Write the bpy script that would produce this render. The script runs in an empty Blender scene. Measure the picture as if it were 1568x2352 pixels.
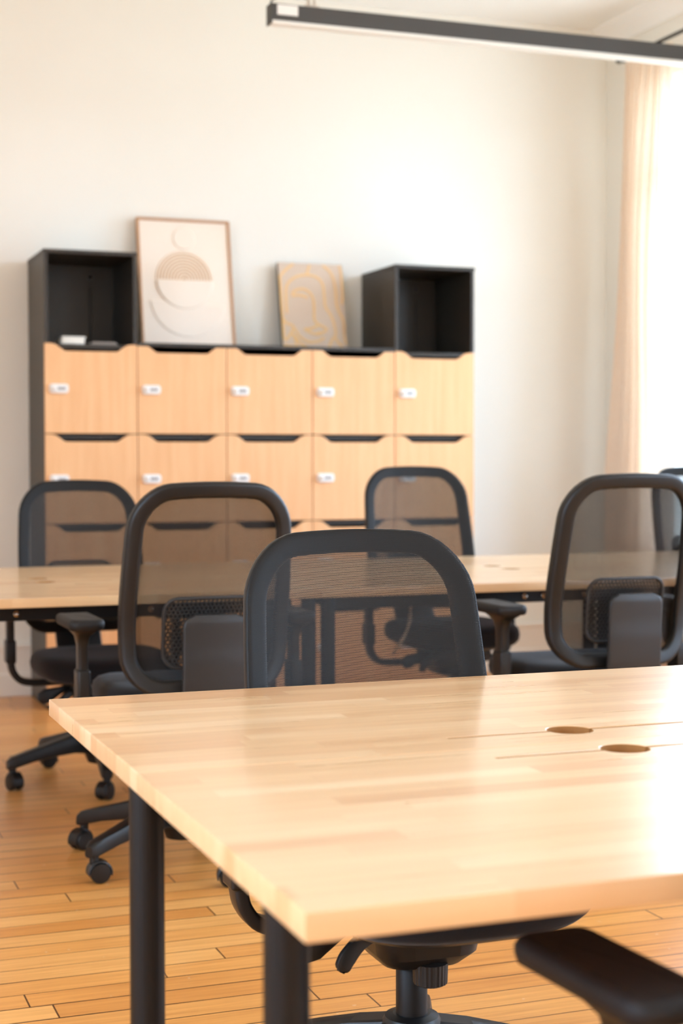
import bpy, bmesh, math, random
from mathutils import Vector, Matrix
random.seed(7)
scn = bpy.context.scene
COL = scn.collection
PI = math.pi

# ---------------------------------------------------------------- helpers
def lin(c):
    return tuple(((v/255)/12.92 if v/255 <= .04045 else ((v/255+.055)/1.055)**2.4) for v in c) + (1.0,)

def link(o, parent=None):
    COL.objects.link(o)
    if parent is not None:
        o.parent = parent
    return o

def obj(name, bm, mat, parent=None, smooth=40, loc=(0, 0, 0)):
    me = bpy.data.meshes.new(name)
    bmesh.ops.recalc_face_normals(bm, faces=bm.faces)
    bm.to_mesh(me); bm.free()
    for m in (mat if isinstance(mat, (list, tuple)) else [mat]):
        me.materials.append(m)
    if smooth:
        me.set_sharp_from_angle(angle=math.radians(smooth))
        me.polygons.foreach_set('use_smooth', [p.area < .003 and len(p.vertices) <= 4 for p in me.polygons])
    o = bpy.data.objects.new(name, me)
    o.location = loc
    return link(o, parent)

def thing(name, label, cat, loc=(0, 0, 0), rz=0, group=None):
    o = bpy.data.objects.new(name, None)
    o.empty_display_size = .1
    o.location = loc; o.rotation_euler = (0, 0, rz)
    link(o)
    return tag(o, label, cat, group)

def tag(o, label, cat, group=None):
    o['label'] = label; o['category'] = cat
    if group: o['group'] = group
    return o

def struct(o):
    o['kind'] = 'structure'
    return o

def B():
    return bmesh.new()

def box(bm, x0, x1, y0, y1, z0, z1, bev=0, seg=2, mi=0):
    r = bmesh.ops.create_cube(bm, size=1)
    vs = r['verts']
    for v in vs:
        v.co = Vector(((x0+x1)/2+v.co.x*(x1-x0), (y0+y1)/2+v.co.y*(y1-y0), (z0+z1)/2+v.co.z*(z1-z0)))
    fs = list({f for v in vs for f in v.link_faces})
    for f in fs: f.material_index = mi
    if bev:
        es = list({e for v in vs for e in v.link_edges})
        rb = bmesh.ops.bevel(bm, geom=es, offset=bev, segments=seg, profile=.5, affect='EDGES', clamp_overlap=True)
        for f in rb['faces']: f.material_index = mi
    return bm

def rings(bm, rr, close=True, cap0=True, cap1=True, mi=0):
    """rr: list of rings, each a list of points; consecutive rings are bridged"""
    V = [[bm.verts.new(p) for p in r] for r in rr]
    n = len(rr[0])
    for a, b in zip(V, V[1:]):
        for i in range(n if close else n-1):
            j = (i+1) % n
            f = bm.faces.new((a[i], a[j], b[j], b[i])); f.material_index = mi
    if cap0 and close: bm.faces.new(V[0][::-1]).material_index = mi
    if cap1 and close: bm.faces.new(V[-1]).material_index = mi
    return V

def circle(c, r, n=20, ax='z'):
    out = []
    for i in range(n):
        a = 2*PI*i/n
        u, v = r*math.cos(a), r*math.sin(a)
        out.append(Vector(c)+Vector({'z': (u, v, 0), 'y': (u, 0, v), 'x': (0, u, v)}[ax]))
    return out

def lathe(bm, prof, c=(0, 0, 0), n=24, ax='z', mi=0):
    """prof: list of (radius, distance along axis)"""
    d = {'z': Vector((0, 0, 1)), 'y': Vector((0, 1, 0)), 'x': Vector((1, 0, 0))}[ax]
    rings(bm, [circle(Vector(c)+d*h, max(r, 1e-4), n, ax) for r, h in prof], mi=mi)
    return bm

def sweep(bm, path, sec, up=Vector((0, 1, 0)), closed=False, mi=0):
    """sec(i, t) -> list of (a, b): a along the side vector, b along 'up'"""
    P = [Vector(p) for p in path]; n = len(P); rr = []
    for i in range(n):
        if closed:
            t = P[(i+1) % n]-P[i-1]
        else:
            t = P[min(i+1, n-1)]-P[max(i-1, 0)]
        t.normalize()
        s = t.cross(up).normalized(); u = s.cross(t).normalized()
        rr.append([P[i]+s*a+u*b for a, b in sec(i, i/(n-1))])
    if closed:
        rr.append(rr[0])
        V = rings(bm, rr, cap0=False, cap1=False, mi=mi)
        bmesh.ops.remove_doubles(bm, verts=V[0]+V[-1], dist=1e-6)
    else:
        rings(bm, rr, mi=mi)
    return bm

def rrect(w, h, r, k=3):
    """rounded rectangle section, full sizes w,h"""
    out = []
    for cx, cy, a0 in ((w/2-r, h/2-r, 0), (-w/2+r, h/2-r, 90), (-w/2+r, -h/2+r, 180), (w/2-r, -h/2+r, 270)):
        for j in range(k+1):
            a = math.radians(a0+90*j/k)
            out.append((cx+r*math.cos(a), cy+r*math.sin(a)))
    return out

def tube(bm, path, r, n=10, mi=0):
    P = [Vector(p) for p in path]
    d = (P[-1]-P[0])
    up = Vector((0, 0, 1)) if abs(d.normalized().z) < .9 else Vector((0, 1, 0))
    return sweep(bm, P, lambda i, t: [(r*math.cos(2*PI*k/n), r*math.sin(2*PI*k/n)) for k in range(n)], up, mi=mi)

def bez(pts, n=24):
    """Catmull-Rom through pts"""
    P = [Vector(p) for p in pts]
    P = [P[0]*2-P[1]]+P+[P[-1]*2-P[-2]]
    out = []
    segs = len(P)-3
    for s in range(segs):
        a, b, c, d = P[s:s+4]
        m = max(2, n//segs)
        for j in range(m + (s == segs-1)):
            t = j/m
            out.append(.5*((2*b)+(c-a)*t+(2*a-5*b+4*c-d)*t*t+(3*b-a-3*c+d)*t**3))
    return out

def prism(bm, pts, y0, y1, bev=0, mi=0):
    """polygon in XZ extruded along Y"""
    a = [bm.verts.new((x, y0, z)) for x, z in pts]
    b = [bm.verts.new((x, y1, z)) for x, z in pts]
    n = len(pts); fs = []
    fs.append(bm.faces.new(a)); fs.append(bm.faces.new(b[::-1]))
    for i in range(n):
        fs.append(bm.faces.new((a[i], b[i], b[(i+1) % n], a[(i+1) % n])))
    for f in fs: f.material_index = mi
    if bev:
        es = list(fs[0].edges)
        bmesh.ops.bevel(bm, geom=es, offset=bev, segments=2, profile=.5, affect='EDGES')
    return bm

# ---------------------------------------------------------------- materials
class N:
    def __init__(self, name):
        self.m = bpy.data.materials.new(name); self.m.use_nodes = True
        self.t = self.m.node_tree; self.t.nodes.clear()
        self.out = self.t.nodes.new('ShaderNodeOutputMaterial')
    def n(self, typ, **kw):
        nd = self.t.nodes.new(typ)
        for k, v in kw.items(): setattr(nd, k, v)
        return nd
    def l(self, a, b): self.t.links.new(a, b)
    def val(self, sock, v):
        if hasattr(v, 'is_linked') or hasattr(v, 'links'): self.l(v, sock)
        else: sock.default_value = v
    def math(self, op, a, b=0.0, c=0.0):
        nd = self.n('ShaderNodeMath', operation=op)
        for s, v in zip(nd.inputs, (a, b, c)): self.val(s, v)
        return nd.outputs[0]
    def xyz(self, v):
        nd = self.n('ShaderNodeSeparateXYZ'); self.l(v, nd.inputs[0]); return nd.outputs
    def comb(self, x, y, z):
        nd = self.n('ShaderNodeCombineXYZ')
        for s, v in zip(nd.inputs, (x, y, z)): self.val(s, v)
        return nd.outputs[0]
    def noise(self, vec, scale, detail=3, rough=.5):
        nd = self.n('ShaderNodeTexNoise')
        if vec is not None: self.l(vec, nd.inputs['Vector'])
        nd.inputs['Scale'].default_value = scale; nd.inputs['Detail'].default_value = detail
        nd.inputs['Roughness'].default_value = rough
        return nd.outputs['Fac']
    def white(self, vec):
        nd = self.n('ShaderNodeTexWhiteNoise', noise_dimensions='3D'); self.l(vec, nd.inputs['Vector']); return nd.outputs['Value']
    def ramp(self, fac, stops):
        nd = self.n('ShaderNodeValToRGB'); self.l(fac, nd.inputs[0])
        cr = nd.color_ramp
        while len(cr.elements) < len(stops): cr.elements.new(.5)
        for e, (p, c) in zip(cr.elements, stops): e.position = p; e.color = c
        return nd.outputs[0]
    def mix(self, fac, a, b, mode='MIX'):
        nd = self.n('ShaderNodeMix', data_type='RGBA', blend_type=mode)
        self.val(nd.inputs[0], fac); self.val(nd.inputs[6], a); self.val(nd.inputs[7], b)
        return nd.outputs[2]
    def bump(self, h, strength=.2, dist=.001):
        nd = self.n('ShaderNodeBump'); self.l(h, nd.inputs['Height'])
        nd.inputs['Strength'].default_value = strength; nd.inputs['Distance'].default_value = dist
        return nd.outputs[0]
    def bsdf(self, color, rough=.5, metal=0, spec=.5, normal=None, coat=0, coat_rough=.1, out=True, sheen=0):
        p = self.n('ShaderNodeBsdfPrincipled')
        self.val(p.inputs['Base Color'], color); self.val(p.inputs['Roughness'], rough)
        p.inputs['Metallic'].default_value = metal; p.inputs['Specular IOR Level'].default_value = spec
        p.inputs['Coat Weight'].default_value = coat; p.inputs['Coat Roughness'].default_value = coat_rough
        p.inputs['Sheen Weight'].default_value = sheen
        if normal is not None: self.l(normal, p.inputs['Normal'])
        if out: self.l(p.outputs[0], self.out.inputs[0])
        return p
    def obco(self): return self.n('ShaderNodeTexCoord').outputs['Object']
    def uv(self): return self.n('ShaderNodeTexCoord').outputs['UV']
    def rnd(self): return self.n('ShaderNodeObjectInfo').outputs['Random']

def simple(name, rgb, rough=.5, metal=0, spec=.5, grain=0.0, scale=200, bump=.0, coat=0):
    m = N(name); c = lin(rgb)
    nz = None
    if grain or bump:
        nz = m.noise(m.obco(), scale, 3)
    if grain:
        c = m.mix(m.math('MULTIPLY', nz, grain), c, tuple(v*.55 for v in c[:3])+(1,))
    m.bsdf(c, rough, metal, spec, m.bump(nz, bump, .0006) if bump else None, coat)
    return m.m

def wall_mat():
    m = N('painted_plaster'); co = m.obco()
    n1 = m.noise(co, 1.2, 2); n2 = m.noise(co, 60, 4)
    c = m.ramp(n1, [(.3, lin((240, 235, 225))), (.7, lin((243, 239, 230)))])
    m.bsdf(c, .75, normal=m.bump(n2, .06, .002)); return m.m

def staves(name, cA, cB, cC, w=.043, L=.42, rough=.24, coat=.35, joint=.55):
    """edge-glued block board: staves along X of width w, random lengths"""
    m = N(name); co = m.obco()
    off = m.math('MULTIPLY', m.rnd(), 37.0)
    x, y, z = m.xyz(co)
    yy = m.math('DIVIDE', y, w); j = m.math('FLOOR', yy)
    r1 = m.white(m.comb(j, off, 3.3))
    xx = m.math('ADD', m.math('DIVIDE', x, L), m.math('MULTIPLY', r1, 9.0)); i = m.math('FLOOR', xx)
    r2 = m.white(m.comb(i, j, off))
    g = m.noise(m.comb(m.math('MULTIPLY', x, 2.2), m.math('ADD', m.math('MULTIPLY', y, 46.0), m.math('MULTIPLY', r2, 60.0)), m.math('MULTIPLY', z, 20.0)), 1.0, 5, .6)
    base = m.ramp(r2, [(0, lin(cA)), (.45, lin(cB)), (.8, lin(cB)), (1, lin(cC))])
    gc = m.ramp(g, [(.3, (.86, .80, .72, 1)), (.6, (1, 1, 1, 1))])
    c = m.mix(.9, base, gc, 'MULTIPLY')
    fy = m.math('FRACT', yy); fx = m.math('FRACT', xx)
    jy = m.math('LESS_THAN', m.math('MINIMUM', fy, m.math('SUBTRACT', 1.0, fy)), .008/ w*.045)
    jx = m.math('LESS_THAN', m.math('MINIMUM', fx, m.math('SUBTRACT', 1.0, fx)), .0012)
    c = m.mix(m.math('MULTIPLY', m.math('MAXIMUM', jy, jx), joint*.35), c, lin((170, 110, 55)))
    m.bsdf(c, m.math('ADD', rough, m.math('MULTIPLY', g, .10)), coat=coat, coat_rough=.12, normal=m.bump(g, .03, .001)); return m.m

def floor_mat():
    m = N('strip_hardwood'); co = m.obco()
    w, L = .083, 1.25
    x, y, z = m.xyz(co)
    yy = m.math('DIVIDE', y, w); j = m.math('FLOOR', yy)
    r1 = m.white(m.comb(j, 1.7, 3.3))
    xx = m.math('ADD', m.math('DIVIDE', x, L), m.math('MULTIPLY', r1, 13.0)); i = m.math('FLOOR', xx)
    r2 = m.white(m.comb(i, j, .4))
    g = m.noise(m.comb(m.math('MULTIPLY', x, 3.0), m.math('ADD', m.math('MULTIPLY', y, 60.0), m.math('MULTIPLY', r2, 80.0)), 0.0), 1.0, 6, .65)
    blot = m.noise(co, 1.6, 3)
    base = m.ramp(r2, [(0, lin((228, 156, 80))), (.5, lin((240, 172, 94))), (1, lin((246, 184, 108)))])
    gc = m.ramp(g, [(.3, (.70, .60, .50, 1)), (.62, (1, 1, 1, 1))])
    c = m.mix(.8, base, gc, 'MULTIPLY')
    c = m.mix(m.math('MULTIPLY', blot, .22), c, lin((180, 105, 45)))
    fy = m.math('FRACT', yy); fx = m.math('FRACT', xx)
    # gap width wanders along the board: some joints are tight, some open and dirty
    wan = m.noise(m.comb(m.math('MULTIPLY', x, 1.3), m.math('MULTIPLY', j, 7.3), 0.0), 1.0, 3)
    gw = m.math('MULTIPLY', m.math('MAXIMUM', m.math('SUBTRACT', wan, .26), 0.05), .19)
    jy = m.math('LESS_THAN', fy, gw)
    jx = m.math('LESS_THAN', fx, .0030)
    gap = m.math('MAXIMUM', jy, jx)
    c = m.mix(m.math('MULTIPLY', gap, .92), c, lin((62, 30, 12)))
    sc = m.math('GREATER_THAN', m.noise(co, 38, 1), .765)
    c = m.mix(m.math('MULTIPLY', sc, .35), c, lin((240, 215, 180)))
    h = m.math('SUBTRACT', m.math('MULTIPLY', g, .15), gap)
    m.bsdf(c, m.math('ADD', .26, m.math('MULTIPLY', blot, .14)), coat=.25, coat_rough=.2, normal=m.bump(h, .25, .0012)); return m.m

def laminate(name, c0, c1):
    m = N(name); co = m.obco(); x, y, z = m.xyz(co)
    o = m.math('MULTIPLY', m.rnd(), 50.0)
    g = m.noise(m.comb(m.math('ADD', m.math('MULTIPLY', x, 26.0), o), 0.0, m.math('ADD', m.math('MULTIPLY', z, 1.6), o)), 1.0, 4, .6)
    fl = m.noise(m.comb(m.math('ADD', m.math('MULTIPLY', x, 240.0), o), 0.0, m.math('MULTIPLY', z, 12.0)), 1.0, 2)
    c = m.ramp(g, [(.28, lin(c0)), (.7, lin(c1))])
    c = m.mix(m.math('MULTIPLY', fl, .16), c, lin((205, 140, 85)))
    m.bsdf(c, .42); return m.m

def mesh_mat(name='chair_mesh_fabric', pitch=.0019, hole=.37):
    """open weave: real see-through holes in UV space (UV is in metres)"""
    m = N(name); x, y, z = m.xyz(m.uv())
    v = m.math('DIVIDE', y, pitch); row = m.math('FLOOR', v)
    u = m.math('ADD', m.math('DIVIDE', x, pitch*.92), m.math('MULTIPLY', m.math('MODULO', row, 2.0), .5))
    fu = m.math('ABSOLUTE', m.math('SUBTRACT', m.math('FRACT', u), .5))
    fv = m.math('ABSOLUTE', m.math('SUBTRACT', m.math('FRACT', v), .5))
    hx = m.math('LESS_THAN', fu, .34); hy = m.math('LESS_THAN', fv, .165)
    h = m.math('MULTIPLY', hx, hy)
    thread = m.noise(m.comb(m.math('MULTIPLY', x, 900.0), m.math('MULTIPLY', y, 900.0), 0.0), 1.0, 2)
    col = m.ramp(thread, [(.3, lin((14, 14, 14))), (.7, lin((34, 33, 33)))])
    p = m.bsdf(col, .55, spec=.3, out=False)
    tr = m.n('ShaderNodeBsdfTransparent')
    mx = m.n('ShaderNodeMixShader'); m.l(h, mx.inputs[0]); m.l(p.outputs[0], mx.inputs[1]); m.l(tr.outputs[0], mx.inputs[2])
    m.l(mx.outputs[0], m.out.inputs[0]); return m.m

def fabric_mat():
    m = N('seat_fabric'); co = m.obco()
    w = m.noise(co, 900, 2); b = m.noise(co, 8, 2)
    c = m.ramp(w, [(.3, lin((12, 10, 11))), (.7, lin((26, 23, 23)))])
    m.bsdf(c, .9, spec=.3, normal=m.bump(w, .3, .0006), sheen=.1); return m.m

def curtain_mat():
    m = N('sheer_curtain'); co = m.obco()
    x, y, z = m.xyz(co)
    w = m.noise(m.comb(m.math('MULTIPLY', x, 300.0), m.math('MULTIPLY', y, 300.0), m.math('MULTIPLY', z, 60.0)), 1.0, 2)
    c = m.ramp(w, [(.3, lin((248, 228, 208))), (.7, lin((252, 238, 222)))])
    d = m.n('ShaderNodeBsdfDiffuse'); t = m.n('ShaderNodeBsdfTranslucent'); tr = m.n('ShaderNodeBsdfTransparent')
    m.l(c, d.inputs[0]); m.l(c, t.inputs[0]); tr.inputs[0].default_value = lin((255, 236, 215))
    a = m.n('ShaderNodeMixShader'); a.inputs[0].default_value = .16
    m.l(d.outputs[0], a.inputs[1]); m.l(t.outputs[0], a.inputs[2])
    b = m.n('ShaderNodeMixShader'); b.inputs[0].default_value = .03
    m.l(a.outputs[0], b.inputs[1]); m.l(tr.outputs[0], b.inputs[2]); m.l(b.outputs[0], m.out.inputs[0]); return m.m

def glass_mat():
    m = N('window_glass')
    tr = m.n('ShaderNodeBsdfTransparent'); gl = m.n('ShaderNodeBsdfGlossy'); gl.inputs['Roughness'].default_value = .02
    mx = m.n('ShaderNodeMixShader'); mx.inputs[0].default_value = .05; m.l(tr.outputs[0], mx.inputs[1]); m.l(gl.outputs[0], mx.inputs[2])
    m.l(mx.outputs[0], m.out.inputs[0]); return m.m

def canvas_mat():
    m = N('oatmeal_canvas'); co = m.obco(); w = m.noise(co, 500, 2)
    c = m.ramp(w, [(.3, lin((214, 192, 172))), (.7, lin((224, 203, 184)))])
    m.bsdf(c, .9, normal=m.bump(w, .2, .0005)); return m.m

M = {}
M['wall'] = wall_mat()
M['ceiling'] = simple('ceiling_paint', (249, 247, 243), .8, grain=.03, scale=30)
M['trim'] = simple('trim_paint', (243, 236, 226), .45, grain=.03, scale=20)
M['floor'] = floor_mat()
M['top'] = staves('glued_beech_board', (219, 172, 124), (234, 195, 148), (242, 208, 165))
M['cut_shade'] = simple('shaded_cut_wood', (158, 110, 62), .85, spec=.2, grain=.3, scale=120)
M['laminate'] = laminate('beech_laminate', (230, 172, 118), (241, 190, 138))
M['carcass'] = simple('charcoal_board', (56, 50, 44), .42, spec=.36, grain=.15, scale=300)
M['black_metal'] = simple('black_powder_coat', (15, 12, 10), .45, spec=.28, grain=.2, scale=500, bump=.05)
M['plastic'] = simple('charcoal_plastic', (26, 23, 21), .40, spec=.36, grain=.15, scale=700, bump=.08)
M['plastic_grey'] = simple('slate_plastic', (43, 41, 40), .42, spec=.36, grain=.1, scale=900, bump=.08)
M['rubber'] = simple('armpad_rubber', (20, 16, 15), .62, spec=.36, grain=.2, scale=600, bump=.1)
M['chrome'] = simple('brushed_steel', (205, 200, 192), .22, metal=1, grain=.05)
M['white_plastic'] = simple('white_plastic', (236, 232, 228), .35, grain=.02)
M['digit'] = simple('grey_dial', (120, 118, 118), .5, grain=.1)
M['lamp_body'] = simple('grey_painted_aluminium', (66, 64, 62), .5, grain=.06, scale=400)
M['diffuser'] = simple('opal_acrylic', (236, 234, 228), .4, grain=.02)
M['mesh'] = mesh_mat()
M['fabric'] = fabric_mat()
M['curtain'] = curtain_mat()
M['glass'] = glass_mat()
M['oak'] = simple('pale_oak_moulding', (198, 150, 108), .5, grain=.3, scale=60)
M['art_paper'] = simple('cream_relief_board', (246, 230, 214), .8, grain=.03, scale=300, bump=.1)
M['art_tan'] = simple('sand_relief', (216, 180, 142), .8, grain=.05, scale=300)
M['canvas'] = canvas_mat()
M['gold'] = simple('ochre_paint', (240, 196, 132), .7, grain=.1, scale=80)
M['canvas_edge'] = simple('grey_canvas_edge', (112, 102, 86), .85, grain=.1)
M['paper'] = simple('white_paper', (238, 232, 222), .8, grain=.03)
M['grey_paper'] = simple('grey_card', (150, 140, 132), .7, grain=.1)
M['plum_paper'] = simple('plum_card', (92, 72, 84), .7, grain=.1)
M['cable'] = simple('cable_sheath', (34, 30, 30), .5, grain=.1)
M['cable_pale'] = simple('pale_cable_sheath', (205, 180, 150), .5, grain=.05)

# ---------------------------------------------------------------- camera
H = 1.1348
cam = bpy.data.cameras.new('camera'); co = bpy.data.objects.new('camera', cam); link(co)
yaw, pit, rol = math.radians(20.2482), math.radians(1.9386), math.radians(-.0903)
fw = Vector((math.sin(yaw)*math.cos(pit), math.cos(yaw)*math.cos(pit), -math.sin(pit)))
rt = Vector((math.cos(yaw), -math.sin(yaw), 0)); up = rt.cross(fw)
r2 = rt*math.cos(rol)+up*math.sin(rol); u2 = up*math.cos(rol)-rt*math.sin(rol)
co.matrix_world = Matrix(((r2.x, u2.x, -fw.x, 0), (r2.y, u2.y, -fw.y, 0), (r2.z, u2.z, -fw.z, H), (0, 0, 0, 1)))
cam.sensor_fit = 'VERTICAL'; cam.sensor_height = 36; cam.sensor_width = 24
cam.lens = 3603.92/2352*36
cam.clip_start = .05
cam.dof.use_dof = True; cam.dof.focus_distance = 2.85; cam.dof.aperture_fstop = 3.9
scn.camera = co

# ---------------------------------------------------------------- room
XL, XR, YF, YB, ZC = -2.6, 4.33, -3.0, 7.573, 3.45
T = .30
bm = B(); box(bm, XL-T, XR+T, YF-T, YB+T, -.12, 0); fl = struct(obj('floor', bm, M['floor'], smooth=0))
bm = B(); box(bm, XL-T, XR+T, YF-T, YB+T, ZC, ZC+.12); struct(obj('ceiling', bm, M['ceiling'], smooth=0))
bm = B(); box(bm, XL-T, XR+T, YB, YB+T, 0, ZC); struct(obj('wall_back', bm, M['wall'], smooth=0))

def pierced(name, axis, lo, hi, a0, a1, openings):
    """wall slab between lo..hi on its thin axis, spanning a0..a1, with rectangular openings (s0,s1,z0,z1)"""
    bm = B()
    def add(s0, s1, z0, z1):
        if axis == 'x': box(bm, lo, hi, s0, s1, z0, z1)
        else: box(bm, s0, s1, lo, hi, z0, z1)
    cur = a0
    for s0, s1, z0, z1 in sorted(openings):
        add(cur, s0, 0, ZC); add(s0, s1, 0, z0); add(s0, s1, z1, ZC); cur = s1
    add(cur, a1, 0, ZC)
    bmesh.ops.remove_doubles(bm, verts=bm.verts, dist=1e-5)
    return struct(obj(name, bm, M['wall'], smooth=0))
WZ0, WZ1 = .67, 3.07
ropen = [(5.75, 7.10, WZ0, WZ1), (3.05, 4.60, WZ0, WZ1), (.35, 1.90, WZ0, WZ1), (-2.35, -.8, WZ0, WZ1)]
fopen = []
lopen_fill = [(.9, 2.5, WZ0, WZ1), (-1.9, -.3, WZ0, WZ1)]  # unseen left windows, added to brighten the floor and left-facing sides
pierced('wall_left', 'x', XL-T, XL, YF, YB, lopen_fill)
pierced('wall_right', 'x', XR, XR+T, YF, YB, ropen)
pierced('wall_front', 'y', YF-T, YF, XL-T, XR+T, fopen)

def window(n, axis, s0, s1, pos, sgn):
    """sash window set in the wall opening; sgn = outward direction"""
    w = thing('window_%d' % n, 'white framed window', 'window'); del w['label']; del w['category']; w['kind'] = 'structure'
    d0, d1 = pos+sgn*.015, pos+sgn*.065
    lo, hi = min(d0, d1), max(d0, d1)
    bm = B()
    def bar(a0, a1, z0, z1, e=0):
        if axis == 'x': box(bm, lo-e, hi+e, a0, a1, z0, z1, .004)
        else: box(bm, a0, a1, lo-e, hi+e, z0, z1, .004)
    f = .032
    bar(s0, s0+f, WZ0, WZ1); bar(s1-f, s1, WZ0, WZ1); bar(s0, s1, WZ0, WZ0+f); bar(s0, s1, WZ1-f, WZ1)
    bar(s0+f, s1-f, 2.585, 2.63); bar((s0+s1)/2-.025, (s0+s1)/2+.025, WZ0+f, WZ1-f)
    obj('window_frame', bm, M['trim'], w)
    bm = B()
    mid = (lo+hi)/2
    if axis == 'x': box(bm, mid-.003, mid+.003, s0+f, s1-f, WZ0+f, WZ1-f)
    else: box(bm, s0+f, s1-f, mid-.003, mid+.003, WZ0+f, WZ1-f)
    obj('glass_pane', bm, M['glass'], w, smooth=0)
    bm = B()
    p0, p1 = sorted((pos-sgn*.05, pos+sgn*.014))
    if axis == 'x': box(bm, p0, p1, s0-.04, s1+.04, WZ0-.035, WZ0, .006)
    else: box(bm, s0-.04, s1+.04, p0, p1, WZ0-.035, WZ0, .006)
    obj('window_sill', bm, M['trim'], w)
    return w
n = 1
for s0, s1, a, b in ropen: window(n, 'x', s0, s1, XR, 1); n += 1
for s0, s1, a, b in fopen: window(n, 'y', s0, s1, YF, -1); n += 1
for s0, s1, a, b in lopen_fill: window(n, 'x', s0, s1, XL, -1); n += 1

def baseboard(name, axis, pos, a0, a1):
    bm = B()
    def add(d, z0, z1, bev):
        lo, hi = sorted((pos, pos-d))
        if axis == 'y': box(bm, a0, a1, lo, hi, z0, z1, bev)
        else: box(bm, lo, hi, a0, a1, z0, z1, bev)
    add(.018, 0, .245, .004); add(.028, 0, .113, .006); add(.026, .228, .252, .006)
    return struct(obj(name, bm, M['trim']))
baseboard('baseboard_back', 'y', YB, XL, XR)
baseboard('baseboard_right', 'x', XR, YF, YB-.03)
bm = B()
prism(bm, [(0, 0), (-.09, 0), (-.085, -.015), (-.05, -.035), (-.02, -.08), (-.015, -.10), (0, -.10)], YF, YB)
o = struct(obj('trim_1', bm, M['ceiling'], loc=(XR, 0, ZC)))

# ---------------------------------------------------------------- bench desks
def plate(name, w, d, t, cuts, mat, parent, loc):
    """board with rounded edges and through cuts: 2D curve with holes -> mesh"""
    cu = bpy.data.curves.new(name+'_outline', 'CURVE'); cu.dimensions = '2D'; cu.fill_mode = 'BOTH'
    bev = .0014
    cu.extrude = t/2-bev; cu.bevel_depth = bev; cu.bevel_resolution = 2; cu.offset = -bev
    def poly(pts):
        s = cu.splines.new('POLY'); s.points.add(len(pts)-1)
        for p, q in zip(s.points, pts): p.co = (q[0], q[1], 0, 1)
        s.use_cyclic_u = True
    poly([(0, 0), (w, 0), (w, d), (0, d)])
    for c in cuts: poly(c)
    tmp = bpy.data.objects.new('tmp', cu); COL.objects.link(tmp)
    dg = bpy.context.evaluated_depsgraph_get()
    me = bpy.data.meshes.new_from_object(tmp.evaluated_get(dg))
    COL.objects.unlink(tmp); bpy.data.objects.remove(tmp); bpy.data.curves.remove(cu)
    me.name = name; me.materials.clear(); me.materials.append(mat); me.materials.append(M['cut_shade'])
    bm = B(); bm.from_mesh(me); bmesh.ops.translate(bm, verts=bm.verts, vec=(0, 0, -t/2)); bm.normal_update()
    for f in bm.faces:                       # darker wood colour paints shade inside the cable cuts
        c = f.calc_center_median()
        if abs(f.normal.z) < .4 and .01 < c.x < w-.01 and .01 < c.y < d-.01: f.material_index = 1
    bm.to_mesh(me); bm.free()
    me.set_sharp_from_angle(angle=math.radians(35)); me.polygons.foreach_set('use_smooth', [abs(p.normal.z) < .99 for p in me.polygons])
    o = bpy.data.objects.new(name, me); o.location = loc
    return link(o, parent)

def cable_cut(cx, cy, x0, x1, r=.034, g=.0040):
    """slot from x0 to x1 with a round cable hole at cx"""
    pts = [(x0, cy-g)]
    for k in range(25):
        a = math.radians(180+math.degrees(math.asin(g/r)) + (180-2*math.degrees(math.asin(g/r)))*k/24)
        pts.append((cx+r*math.cos(a), cy+r*math.sin(a)))
    pts += [(x1, cy-g), (x1, cy+g)]
    for k in range(25):
        a = math.radians(math.degrees(math.asin(g/r)) + (180-2*math.degrees(math.asin(g/r)))*k/24)
        pts.append((cx+r*math.cos(a), cy+r*math.sin(a)))
    pts.append((x0, cy+g))
    return pts

ZD, TT, D = .74, .0275, 1.30
def bench(name, label, x0, y0, w, hole, slots, legs, bolts=(), inset=.13):
    t = thing(name, label, 'desk', (x0, y0, 0), group='bench desks')
    half = D/2-.0004
    for k in (0, 1):
        cy = (D/2-.068) if k == 0 else (.088-.0004)
        cuts = [cable_cut(hole, cy, slots[0], slots[1])] if hole else []
        plate('tabletop', w, half, TT, cuts, M['top'], t, (0, k*(D/2+.0004), ZD))
    for lx, ly in legs:
        bm = B()
        lathe(bm, [(.020, 0), (.0235, .003), (.0235, .012), (.0225, .016), (.0225, ZD-TT-.004), (.0232, ZD-TT-.004), (.0232, ZD-TT)], (lx, ly, 0), 28)
        obj('leg', bm, M['black_metal'], t)
    for yy in (inset, D-inset-.03):
        bm = B(); box(bm, .05, w-.05, yy, yy+.03, ZD-TT-.05, ZD-TT, .003)
        o = obj('frame_rail', bm, M['black_metal'], t)
        for bx in bolts:
            bm = B(); lathe(bm, [(.009, 0), (.009, .006), (.006, .009), (.004, .016), (.001, .017)], (bx, yy, ZD-TT-.028), 14, 'y')
            for v in bm.verts: v.co.y = 2*yy-v.co.y
            obj('bolt', bm, M['chrome'], o)
    for xx in (.08, w-.11):
        bm = B(); box(bm, xx, xx+.03, inset+.03, D-inset-.03, ZD-TT-.045, ZD-TT, .003); obj('cross_rail', bm, M['black_metal'], t)
    return t
G_DESK = 'bench desks'
X1, Y1, Y2 = .4381, 1.28, 4.4837
bench('bench_desk', 'near double wooden desk on black tube legs, with two round cable holes, in the foreground',
      X1, Y1, 1.42, .660, (.465, .857), [(.0205, .115), (.0205, .690), (1.39, .115), (1.39, D/2-.03), (1.39, D-.03)], inset=.27)
S1 = 1.59
L4 = [(.03, .03), (.03, D/2-.03), (.03, D-.03)]
bench('bench_desk', 'far wooden double desk at left, behind the chair backs and in front of the lockers',
      S1-1.40, Y2, 1.397, .66, (.465, .857), L4+[(1.367, .03), (1.367, D/2-.03), (1.367, D-.03)], (.5, .9))
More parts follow.
